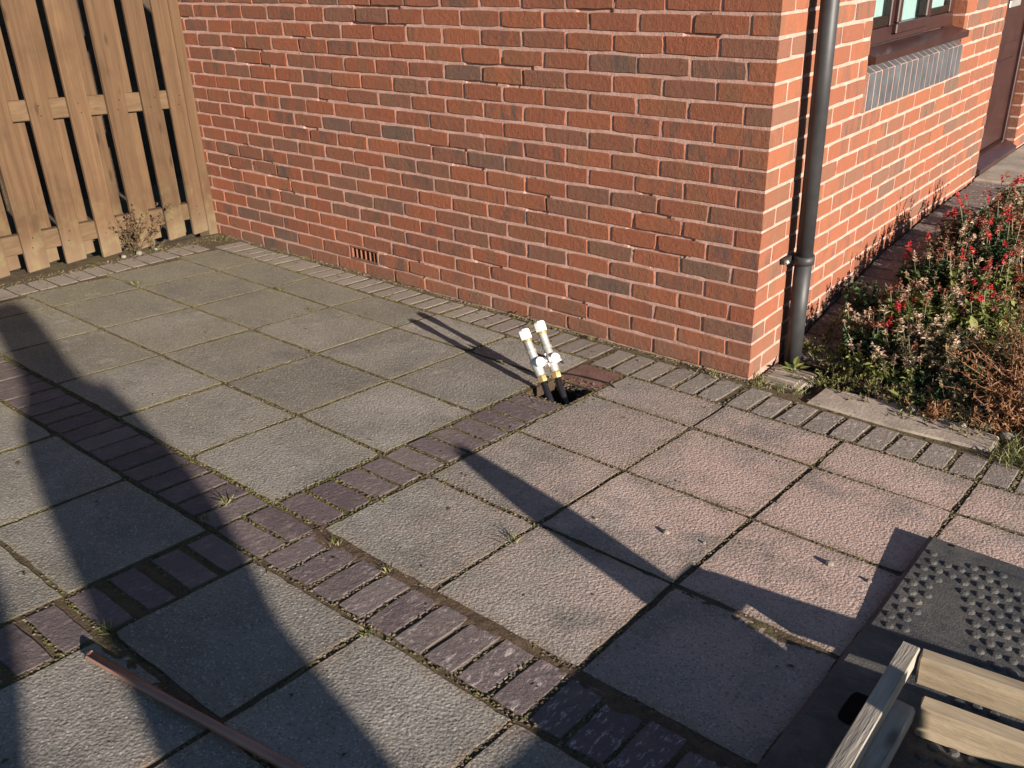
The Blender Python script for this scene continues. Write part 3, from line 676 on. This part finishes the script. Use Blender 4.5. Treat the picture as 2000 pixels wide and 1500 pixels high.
beam(GZ(1.087, -1.452, .083), rd, .68, fr, .034, up, .066, 'pallet', 'rail')
beam(GZ(1.118, -1.522, .015), rd, .66, fr, .040, up, .072, 'pallet', 'rail')
beam(GZ(1.087, -2.06, .083), rd, .68, fr, .034, up, .066, 'pallet', 'rail')
beam(GZ(1.118, -2.13, .015), rd, .66, fr, .040, up, .072, 'pallet', 'rail')
yd = V((.025, -1, .079)).normalized(); sd = V((1, .025, 0)).normalized()
for x0, y0, h0, L0 in ((1.047, -1.458, .110, .72), (1.74, -1.62, .108, .46), (1.080, -1.555, .036, .62)):
    beam(GZ(x0, y0, h0), yd, L0, sd, .038, V((0, .079, 1)), .040, 'pallet2', 'cross_batten', .004)
p0, p1 = V((-.352, -2.520, G(-.35, -2.52)+.017)), V((.30, -2.430, G(.3, -2.43)+.0135)); dd = (p1-p0).normalized()
vv, ff = tube([p0, p0+dd*.02, p0+dd*.3, p0+dd*.7+V((0, .008, .002)), p0+dd*1.1+V((0, .02, .006)), p0+dd*1.5+V((0, .045, .012))], .0105, 16)
for k in range(16):
    a = math.cos(2*math.pi*k/16); vv[k] = vv[k]+dd*(.03*(.5-.5*math.sin(2*math.pi*k/16)))
add('wooden_pole', mesh(vv, ff, 'handle', smooth=True), label='slim brown pole with a slanted end lying on the shaded slabs', cat='pole')

# ------------------------------------------------------------------ spilt soil, moss, grit, pebbles
def spill(name, path_, wd, hgt, mat, label, seed):
    xs = [path_[0][0]+(path_[1][0]-path_[0][0])*i/130 for i in range(131)]; v = []; f = []; keep = []
    for i in range(131):
        for j in range(17):
            t = i/130; y = path_[0][1]+(path_[1][1]-path_[0][1])*t+wd*(j/16-.5)*2; x = xs[i]
            prof = 1-abs(j/16-.5)*2
            h = hgt*(min(1, 1.5*prof)-.62+.9*hn(x*6, y*13, seed)+.6*hn(x*31, y*31, seed)+.45*hn(x*90, y*90, seed))*min(1, 8*t, 8*(1-t))
            v.append((x, y, G(x, y)+.0005+h*.8)); keep.append(h > -.0012)
    for i in range(130):
        for j in range(16):
            q = (i*17+j, i*17+17+j, i*17+18+j, i*17+j+1)
            if any(keep[a] for a in q): f.append(q)
    add(name, mesh(v, f, mat), kind='stuff', label=label, cat='soil')
spill('spilt_soil', ((-.40, -1.848), (1.0, -1.862)), .038, .0035, 'redsoil', 'reddish soil spilt along the far edge of the dark paver band', 1)
spill('spilt_soil', ((.49, -1.42), (.93, -1.435)), .04, .0024, 'soil', 'damp soil washed over the slab joint beside the black plate', 5)
spill('spilt_soil', ((-.43, -2.47), (.1, -2.45)), .03, .004, 'soil', 'dark soil in the wide slab joint beside the brown pole', 8)
spill('spilt_soil', ((.0, -2.05), (.08, -2.44)), .03, .004, 'soil', 'mossy soil filling the shaded joint beside the lit slab', 12)
spill('spilt_soil', ((.56, -.992), (.95, -.996)), .022, .003, 'redsoil', 'brown soil smeared along the dusty slab joint', 15)
ms, gs = Soup(), Soup()
for (a, b) in EDGES:
    L = math.hypot(b[0]-a[0], b[1]-a[1])
    for _ in range(int(L*360)):
        t = R.random(); x = a[0]+(b[0]-a[0])*t; y = a[1]+(b[1]-a[1])*t
        if hn(x*3, y*3, 2)+.4*hn(x*11, y*11, 5) < R.uniform(-.6, .35) or inhole(x, y) or (x > .92 and y < -.76): continue
        x += R.gauss(0, .0035); y += R.gauss(0, .0035)
        green = R.random() < (.75 if x < -.3 else .3)
        vf = blob((x, y, G(x, y)-.003+R.uniform(0, .0035)), R.uniform(.0022, .0062), .75)
        (ms if green else gs).put(vf)
for _ in range(2200):      # debris gathered at the foot of wall and fence
    if R.random() < .6: x = R.uniform(-3.5, .1); y = -abs(R.gauss(0, .014))-.004
    else: y = R.uniform(-1.9, -.02); x = -3.60-.125*y+abs(R.gauss(0, .07))+.02
    (ms if R.random() < .35 else gs).put(blob((x, y, G(x, y)-.004+R.uniform(0, .006)), R.uniform(.003, .009)))
for _ in range(420):      # stray grains on the slabs
    x, y = R.uniform(-3, 1.3), R.uniform(-2.9, -.25)
    if inhole(x, y) or (x > .9 and y < -.75): continue
    gs.put(blob((x, y, G(x, y)+.001), R.uniform(.0015, .004)*(1.3 if x > -.3 else 1)))
lf = Soup()
for _ in range(330):      # dead leaf bits blown against edges and over the slabs
    u = R.random()
    if u < .35: x = R.uniform(-3.4, 1.2); y = -abs(R.gauss(0, .09))-.01
    elif u < .6: y = R.uniform(-1.9, -.1); x = -3.55-.125*y+abs(R.gauss(0, .12))
    else: x, y = R.uniform(-3, .9), R.uniform(-2.9, -.1)
    if inhole(x, y) or (x > 0 and y > -.03): continue
    lf.put(leaf((x, y, G(x, y)+.004), V((R.gauss(0, 1), R.gauss(0, 1), R.uniform(-.05, .25))), R.uniform(.008, .022), R.uniform(.004, .010)))
add('dead_leaf_bits', lf.mesh('rot'), kind='stuff', label='small dead leaf bits scattered over the paving', cat='leaf litter')
add('moss', ms.mesh('moss'), kind='stuff', label='yellow green moss growing in the paving joints', cat='moss')
add('grit', gs.mesh('grit'), kind='stuff', label='crumbs of soil and grit scattered along the joints', cat='grit')
for i, (x, y, r) in enumerate(((.753, -1.062, .012), (.345, -1.215, .010), (.155, -1.284, .006), (.86, -1.07, .008), (.60, .085, .016), (.78, .06, .014), (.92, .10, .022), (.45, -1.19, .006), (-3.47, -.62, .02), (-3.46, -.72, .016), (-3.5, -.5, .012))):
    c = V((x, y, max(G(x, y), G(x, 0) if y > 0 else -9)+r*.5+(.02 if y > .05 and x < .9 else 0))); vv = []; ff = []
    for a in range(5):
        for b in range(8):
            th, ph = math.pi*a/4, 2*math.pi*b/8; q = V((math.sin(th)*math.cos(ph)*1.15, math.sin(th)*math.sin(ph)*.9, math.cos(th)*.75)); vv.append(c+q*r*(1+.22*hn(q.x*2+i, q.y*2, q.z*2)))
    for a in range(4):
        for b in range(8): ff.append((a*8+b, (a+1)*8+b, (a+1)*8+(b+1) % 8, a*8+(b+1) % 8))
    lab = 'small pale stone lying by the flower bed' if y > 0 else ('pale stone lying on the soil at the foot of the fence' if x < -3 else 'small pale stone lying on the dusty slabs')
    add('pebble', mesh(vv, ff, 'stone', smooth=False), label=lab, cat='stone', group=lab.split(' lying ')[1]+' stones')

# ------------------------------------------------------------------ plants
def grass(x, y, n, h, spread, label, group=None, mat='grass', z=None, name='grass_tuft', cat='grass'):
    t = Soup(); z = G(x, y)-.004 if z is None else z
    for _ in range(n):
        b = V((x+R.gauss(0, spread*.3), y+R.gauss(0, spread*.3), z)); d = V((R.gauss(0, .55), R.gauss(0, .55), 1)).normalized(); L = h*R.uniform(.5, 1.1); wv = d.cross(rvec()).normalized()*R.uniform(.0008, .0018)
        m = b+d*L*.55; e = m+(d+V((R.gauss(0, .5), R.gauss(0, .5), -.35))).normalized()*L*.5
        t.put(([b-wv, b+wv, m+wv, m-wv, e], [(0, 1, 2, 3), (3, 2, 4)]))
    add(name, t.mesh(mat), label=label, cat=cat, group=group)
for x, y, n, h, lab in ((-2.33, -.505, 60, .02, 'low bright tuft at a slab corner below the air brick'), (-1.96, -.61, 50, .022, 'low bright tuft between slabs, near the valve shadows'), (-2.92, -.95, 20, .045, 'dry grass tuft at a slab corner facing the dead weed'), (.05, -1.53, 12, .05, 'single grass tuft beside the long post shadow'), (-.70, -1.93, 14, .05, 'wispy grass tuft growing between dark pavers'), (-.66, -2.02, 22, .035, 'grass tuft at the inner corner of the crossing paver bands'), (-.36, -1.62, 10, .03, 'small grass tuft along the paver band towards the valves'), (-.40, -2.44, 16, .05, 'grass tuft beside the slanted end of the brown pole'), (.05, -2.06, 20, .03, 'grass tuft in the mossy joint below the paver band'), (-.30, -1.86, 20, .03, 'grass tuft in the spilt soil near the band crossing'), (-.10, -1.85, 16, .025, 'small grass tuft halfway along the spilt reddish soil')):
    grass(x, y, n, h, .03, lab, 'grass tufts in the slab joints')
def weed(x, y, n, h, r, label, mat='green', lsz=.012, name='weed', stems='olive', group=None, z=None):
    z = G(x, y)-.005 if z is None else z
    t = empty(name, (x, y, z), label, 'weed', group); st, lv = Soup(), Soup()
    for _ in range(n):
        d = V((R.gauss(0, .6), R.gauss(0, .6), 1)).normalized(); L = h*R.uniform(.5, 1.1); b = V((x+R.gauss(0, r*.35), y+R.gauss(0, r*.35), z)); p = [b]
        for k in range(3): d = (d+V((R.gauss(0, .25), R.gauss(0, .25), -.05))).normalized(); p.append(p[-1]+d*L/3)
        st.put(tube(p, .0011, 3, False))
        for k in range(int(5+L*45)):
            q = R.uniform(.15, 1)*3; i = min(2, int(q)); pt = p[i].lerp(p[i+1], q-i); lv.put(leaf(pt, rvec()+V((0, 0, .3)), lsz*R.uniform(.5, 1.3), lsz*R.uniform(.3, .65)))
    add('stem', st.mesh(stems), t); add('foliage', lv.mesh(mat), t); return t
weed(-3.545, -.60, 26, .36, .07, 'dead brown branching weed in front of the fence boards', 'rot', .026, 'dry_weed')
weed(-3.50, -.50, 8, .10, .04, 'small pale weed among stones at the fence foot', 'olive', .014)
weed(-3.42, -.12, 8, .05, .05, 'little green weed in the corner between fence and wall', 'green', .012)
wl = 'small green weed rooted in the joint at the foot of the shaded brick wall'
for x, y in ((-1.17, -.03), (-1.08, -.03), (-.74, -.03), (-.20, -.035), (-.13, -.05), (-1.03, -.12)): weed(x, y, 5, .045, .03, wl, R.choice(['green', 'olive']), .012, group='weeds at the wall foot')
def salvia(x, y, h, label, heads, leafmat, n=9, spike=.07, r=.07, name='salvia_plant'):
    z = G(x, y); t = empty(name, (x, y, z), label, 'flower', 'salvias in the flower bed'); st, lv, hd = Soup(), Soup(), []
    for _ in range(n):
        b = V((x+R.gauss(0, r*.4), y+R.gauss(0, r*.4), z-.01)); d = V((R.gauss(0, .22), R.gauss(0, .22), 1)).normalized(); L = h*R.uniform(.65, 1.1); e = b+d*L; mid = b.lerp(e, .5)+V((R.gauss(0, .01), R.gauss(0, .01), 0))
        st.put(tube([b, mid, e], [.0026, .002, .0014], 4, False))
        for k in range(int(42*L/.2)):
            q = R.uniform(.1, .8); pt = b.lerp(e, q); a = rvec(); a.z = a.z*.4-.05; lv.put(leaf(pt, a, R.uniform(.018, .042)*(1.25-q*.6), R.uniform(.012, .026)))
        hm = R.choice(heads); S_ = Soup(); hd.append((hm, S_)); sl_ = spike*R.uniform(.6, 1.2)
        for k in range(int(34*sl_/.07)):
            q = R.random(); a = rvec(); a.z = abs(a.z)*.6; pt = e-d*sl_*.3+d*sl_*q; w_ = (1.15-q*.7)
            S_.put(leaf(pt, a, R.uniform(.011, .024)*w_, R.uniform(.007, .014)*w_, fold=.5))
    add('stem', st.mesh('olive'), t); add('foliage', lv.mesh(leafmat), t)
    for hm, S_ in hd: add('flower_spike' if hm == 'red' else 'seed_head', S_.mesh(hm), t)
R.seed(11)
for x, y, h, hs, lf, lab in ((.45, 1.55, .30, ['red'], 'dkgreen', 'tallest all scarlet salvia, the reddest plant of the bed'), (.54, 1.31, .27, ['red', 'red', 'rust'], 'dkgreen', 'scarlet salvia in front of the reddest plant, a few rusty spikes'), (.56, 1.04, .26, ['red', 'rust'], 'green', 'green leaved salvia with red and rusty spikes mid bed'), (.29, 1.63, .20, ['red', 'rust'], 'olive', 'low scarlet salvia leaning over the paver strip'), (.29, 1.13, .22, ['red', 'cream'], 'dkgreen', 'salvia with red and cream spikes beside the paver strip'),
    (.33, .72, .19, ['red', 'rust', 'cream'], 'green', 'mixed red, rust and cream salvia next to the dark leafy clump'), (.31, .50, .19, ['cream', 'rust', 'rust'], 'dkgreen', 'pinkish dried salvia behind the lone scarlet spike'), (.45, .52, .19, ['cream', 'cream', 'rust'], 'olive', 'mostly cream withered salvia behind the low green weeds'), (.58, .47, .18, ['cream'], 'olive', 'wholly cream seeded salvia beside the bright broad leaved plant'),
    (.44, 1.01, .23, ['rust', 'cream'], 'dkgreen', 'rust and cream dried salvia with dark leaves mid bed'), (.47, .75, .21, ['cream', 'cream', 'rust'], 'green', 'cream headed salvia with green leaves next to a broad leaved plant'), (.38, 1.35, .22, ['rust', 'cream'], 'olive', 'faded salvia between two scarlet ones'), (.62, .82, .22, ['rust', 'red'], 'green', 'rusty salvia with some red behind the bright broad leaves'), (.66, 1.55, .27, ['red', 'rust'], 'olive', 'red and rusty salvia on the open side of the reddest plant'), (.40, 2.1, .27, ['rust', 'red'], 'olive', 'red and rusty salvia closest to the door step'), (.5, 1.85, .25, ['rust', 'cream'], 'brown', 'brown leaved faded salvia behind the reddest plant'), (.75, 1.2, .24, ['rust'], 'brown', 'wholly rusty salvia on the open side of the bed'), (.42, .34, .12, ['cream'], 'green', 'shortest cream headed salvia among the green weeds')):
    salvia(x, y, h*.93, lab, hs+(['rust'] if 'red' in hs else ['cream', 'olive']), lf, 19, .045, .15)
salvia(.34, .45, .17, 'lone scarlet flower spike low beside the paver path', ['red'], 'green', 1, .05, .01)
G1 = 'low fresh green weed spreading at the end of the bed'
for x, y, h in ((.10, .48, .06), (.08, .58, .06), (.15, .40, .05), (.19, .55, .06), (.12, .66, .07), (.20, .68, .07), (.06, .40, .05), (.11, .36, .06), (.20, .44, .06), (.22, .33, .06), (.17, .84, .08), (.10, .92, .07), (.27, .22, .06), (.34, .24, .07), (.42, .22, .06), (.24, .16, .05), (.32, .13, .04), (.50, .24, .06)):
    weed(x, y, 22, h, .07, G1, 'green', .013, group='weeds at the end of the bed')
R.seed(21)
weed(.16, .78, 30, .14, .09, 'dark leafy clump against the foot of the sunlit wall', 'dkgreen', .038, 'leafy_plant', 'dkgreen')
for x, y, h in ((.52, .34, .07), (.64, .32, .08), (.58, .22, .06), (.72, .42, .12), (.75, .6, .12)): weed(x, y, 22, h, .08, 'dark green low plant in the shade of the salvias', 'dkgreen', .02, 'leafy_plant', 'dkgreen', group='dark plants between the salvias')
R.seed(33)
for i, (x, y, h, mt, lab) in enumerate(((.40, .62, .13, 'olive', 'grey green tangle between the lone scarlet spike and cream salvias'), (.55, .62, .13, 'olive', 'withered tangle beside the bright broad leaved plant'), (.60, .95, .15, 'green', 'green undergrowth beneath the mixed red salvia'), (.36, .95, .12, 'dkgreen', 'dark undergrowth at the edge of the paver strip'), (.48, 1.2, .15, 'olive', 'olive undergrowth between the scarlet salvias'), (.70, 1.0, .15, 'brown', 'brown withered undergrowth on the open side'), (.66, 1.35, .17, 'dkgreen', 'dark undergrowth beside the reddest salvia'), (.36, 1.55, .14, 'green', 'green undergrowth by the low scarlet salvia'), (.52, 1.7, .16, 'olive', 'olive undergrowth behind the reddest salvia'), (.80, .75, .16, 'green', 'green undergrowth behind the dried shrub'), (.85, 1.0, .16, 'dkgreen', 'dark undergrowth far on the open side'), (.72, .28, .10, 'olive', 'low grey tangle behind the edging stone'), (.60, .12, .07, 'green', 'low green weeds touching the edging stone'), (.45, .14, .06, 'olive', 'low straggling weeds at the end of the edging stone'), (.80, .12, .08, 'olive', 'straw coloured weeds beside the round stone'), (.9, .62, .16, 'brown', 'brown undergrowth at the dried shrub'), (.30, .34, .08, 'green', 'fresh weeds between the drain and the cream salvia'), (.27, .60, .10, 'olive', 'faded weeds leaning on the paver strip'))):
    weed(x, y, 34, h, .13, lab, mt, .019, 'bed_weed', 'olive')
def broad(x, y, h, label, n=9, mat='green', sz=.07):
    z = G(x, y); t = empty('broadleaf_plant', (x, y, z), label, 'plant'); st, lv = Soup(), Soup()
    for _ in range(n):
        d = V((R.gauss(0, .6), R.gauss(0, .6), .9)).normalized(); e = V((x, y, z))+d*h*R.uniform(.7, 1.1); st.put(tube([(x, y, z-.01), e], .002, 4, False))
        a = V((d.x, d.y, R.uniform(-.1, .35))).normalized(); s_ = sz*R.uniform(.6, 1.1); sd_ = a.cross(V((0, 0, 1))).normalized(); u = sd_.cross(a)
        out = [e, e+a*s_*.25+sd_*s_*.22+u*s_*.06, e+a*s_*.6+sd_*s_*.25+u*s_*.05, e+a*s_, e+a*s_*.6-sd_*s_*.25+u*s_*.05, e+a*s_*.25-sd_*s_*.22+u*s_*.06, e+a*s_*.55]
        lv.put((out, [(0, 1, 6), (1, 2, 6), (2, 3, 6), (3, 4, 6), (4, 5, 6), (5, 0, 6)]))
    add('stem', st.mesh('green'), t); add('foliage', lv.mesh(mat), t)
broad(.67, .60, .15, 'bright broad leaved green plant beside the brown dried shrub', 9, 'green', .085)
broad(.45, .88, .19, 'broad leaved green plant between red salvia spikes', 8, 'green', .06)
broad(.10, .20, .03, 'flat green rosette weed at the drain grate', 9, 'green', .06)
broad(.55, .17, .04, 'little pale leaved weed behind the edging stone', 5, 'green', .05)
def shrub(x, y, h, r, label, n=40):
    z = G(x, y); t = empty('dried_shrub', (x, y, z), label, 'shrub'); st, lv = Soup(), Soup()
    for _ in range(n):
        b = V((x+R.gauss(0, .02), y+R.gauss(0, .02), z-.01)); d = V((R.gauss(0, .75), R.gauss(0, .75), .8)).normalized(); p = [b]
        for k in range(4): d = (d+V((R.gauss(0, .3), R.gauss(0, .3), .02))).normalized(); p.append(p[-1]+d*h*R.uniform(.6, 1.1)/3.2)
        st.put(tube(p, [.003, .0025, .002, .0015, .001], 4, False))
        for k in range(34):
            q = R.uniform(.8, 3.99); i = int(q); pt = p[i].lerp(p[i+1], q-i); lv.put(leaf(pt, rvec(), R.uniform(.012, .034), R.uniform(.004, .010)))
    add('stem', st.mesh('brown'), t); add('foliage', lv.mesh('brown'), t)
shrub(.89, .42, .30, .2, 'dried orange brown shrub at the open side of the bed', 50)
shrub(.92, .20, .18, .1, 'low tangle of dry brown stems behind the edging stone', 40)
shrub(.68, .12, .09, .1, 'small withered plant just behind the edging stone', 16)
for x, y in ((.96, -.08), (1.02, -.02), (.95, .06), (1.05, .10), (1.10, -.06), (1.0, .2)): grass(x, y, 90, .07, .10, 'thick clump of green grass at the end of the edging stone', 'grass at the edging stone', z=G(x, min(y, 0))-.01)
for x, y in ((.03, .04), (.06, -.02), (.14, .0), (.20, .02)): grass(x, y, 26, .05, .05, 'sprawling grass over the grate at the house corner', 'grass at the drain grate', z=-.012)
s = Soup(); s2 = Soup()
for _ in range(11000):
    x, y = R.uniform(.23, 1.6), R.uniform(.1, 2.9)
    if hn(x*4, y*4, 7) < -.25: continue
    (s if R.random() < .6 else s2).put(leaf((x, y, G(x, y)+bz(x, y)+R.uniform(0, .03)), rvec(), R.uniform(.01, .03), R.uniform(.006, .016)))
add('ground_cover', s.mesh('dkgreen'), kind='stuff', label='low dark leaves covering the soil of the bed', cat='ground cover')
add('leaf_litter', s2.mesh('brown'), kind='stuff', label='dry brown leaf litter on the soil of the bed', cat='leaf litter')

# ------------------------------------------------------------------ added casters for the long shadows, unseen to the right of the view
bar = empty('shadow_barrier', (2.0, -2.2, G(2.0, -2.2)), 'unseen low timber barrier with one tall post, added to cast shadows', 'barrier')  # barrier made up to throw the post and board shadows
zb = G(2.0, -2.2)
for i in range(3):
    add('board', mesh(*obox((1.99, -1.79,   .122+.004+.129*i), (.02, 0, 0), (0, -.89, .062), (0, 0, .126), .003), 'pallet'), bar)
pz = [(zb-.06, .066), (.64, .064), (.70, .05), (.775, .026)]; pv_ = [(2.04+sx*min(.025, w_*.6), -1.886+sy*w_, z_) for z_, w_ in pz for sx, sy in ((-1, -1), (1, -1), (1, 1), (-1, 1))]
add('post', mesh(pv_, [(4*i+k, 4*i+(k+1) % 4, 4*i+4+(k+1) % 4, 4*i+4+k) for i in range(3) for k in range(4)]+[(0, 3, 2, 1), (12, 13, 14, 15)], 'pallet2'), bar)
add('post', mesh(*box((2.015, -2.66, zb-.03), (2.08, -2.59, zb+.38), .006), 'pallet2'), bar)
def shadow_person(x, y, label):  # out-of-view figure added to throw the broad shadow on the left slabs
    z = G(x, y)
    J = {'pel': (0, 0, .98, .175, .12), 'wai': (0, 0, 1.12, .18, .12), 'che': (0, .0, 1.32, .19, .13), 'nec0': (0, 0, 1.46, .15, .095), 'nec': (0, 0, 1.55, .14, .10), 'hd': (0, .015, 1.65, .12, .105), 'top': (0, .02, 1.76, .07, .08)}
    ed = [('pel', 'wai'), ('wai', 'che'), ('che', 'nec0'), ('nec0', 'nec'), ('nec', 'hd'), ('hd', 'top')]
    for sgn in (-1, 1):
        q = str(sgn)
        J.update({'sh'+q: (sgn*.145, 0, 1.38, .066, .062), 'el'+q: (sgn*.172, -.03, 1.15, .047, .047), 'wr'+q: (sgn*.15, .10, .98, .033, .03), 'ha'+q: (sgn*.14, .14, .92, .04, .025), 'hip'+q: (sgn*.095, 0, .90, .092, .095), 'kn'+q: (sgn*.11, .02, .50, .062, .065), 'an'+q: (sgn*.115, 0, .10, .043, .045), 'to'+q: (sgn*.13, .15, .035, .045, .033), 'hl'+q: (sgn*.115, -.05, .04, .04, .036)})
        ed += [('che', 'sh'+q), ('sh'+q, 'el'+q), ('el'+q, 'wr'+q), ('wr'+q, 'ha'+q), ('pel', 'hip'+q), ('hip'+q, 'kn'+q), ('kn'+q, 'an'+q), ('an'+q, 'to'+q), ('an'+q, 'hl'+q)]
        for k in range(4):
            J['f%d%s' % (k, q)] = (sgn*(.135+.011*k), .19+.008*(k in (1, 2)), .85, .009, .009); ed.append(('ha'+q, 'f%d%s' % (k, q)))
        J['th'+q] = (sgn*.105, .15, .885, .010, .010); ed.append(('ha'+q, 'th'+q))
    ks = list(J); me = bpy.data.meshes.new('shadow_person')
    # faces -x (towards the patio): local (sx, fwd, up) -> world (-fwd, sx, up)
    me.from_pydata([(x-J[k][1], y+J[k][0], z+J[k][2]*1.045) for k in ks], [(ks.index(a), ks.index(b)) for a, b in ed], []); me.materials.append(MT['clothes'])
    o = add('shadow_person', me, label=label, cat='shadow_person', group='unseen people added to cast shadows')
    sk = o.modifiers.new('skin', 'SKIN'); o.modifiers.new('sub', 'SUBSURF').levels = 2; o.modifiers[-1].render_levels = 2
    for i, k in enumerate(ks):
        d = me.skin_vertices[0].data[i]; d.radius = (J[k][3], J[k][4]); d.use_root = (k == 'pel')
shadow_person(4.0, -3.44, 'person in dark hooded jacket added unseen nearer the timber barrier to cast shadow')
shadow_person(4.1, -4.055, 'person in dark hooded jacket added unseen farther from the timber barrier to cast shadow')
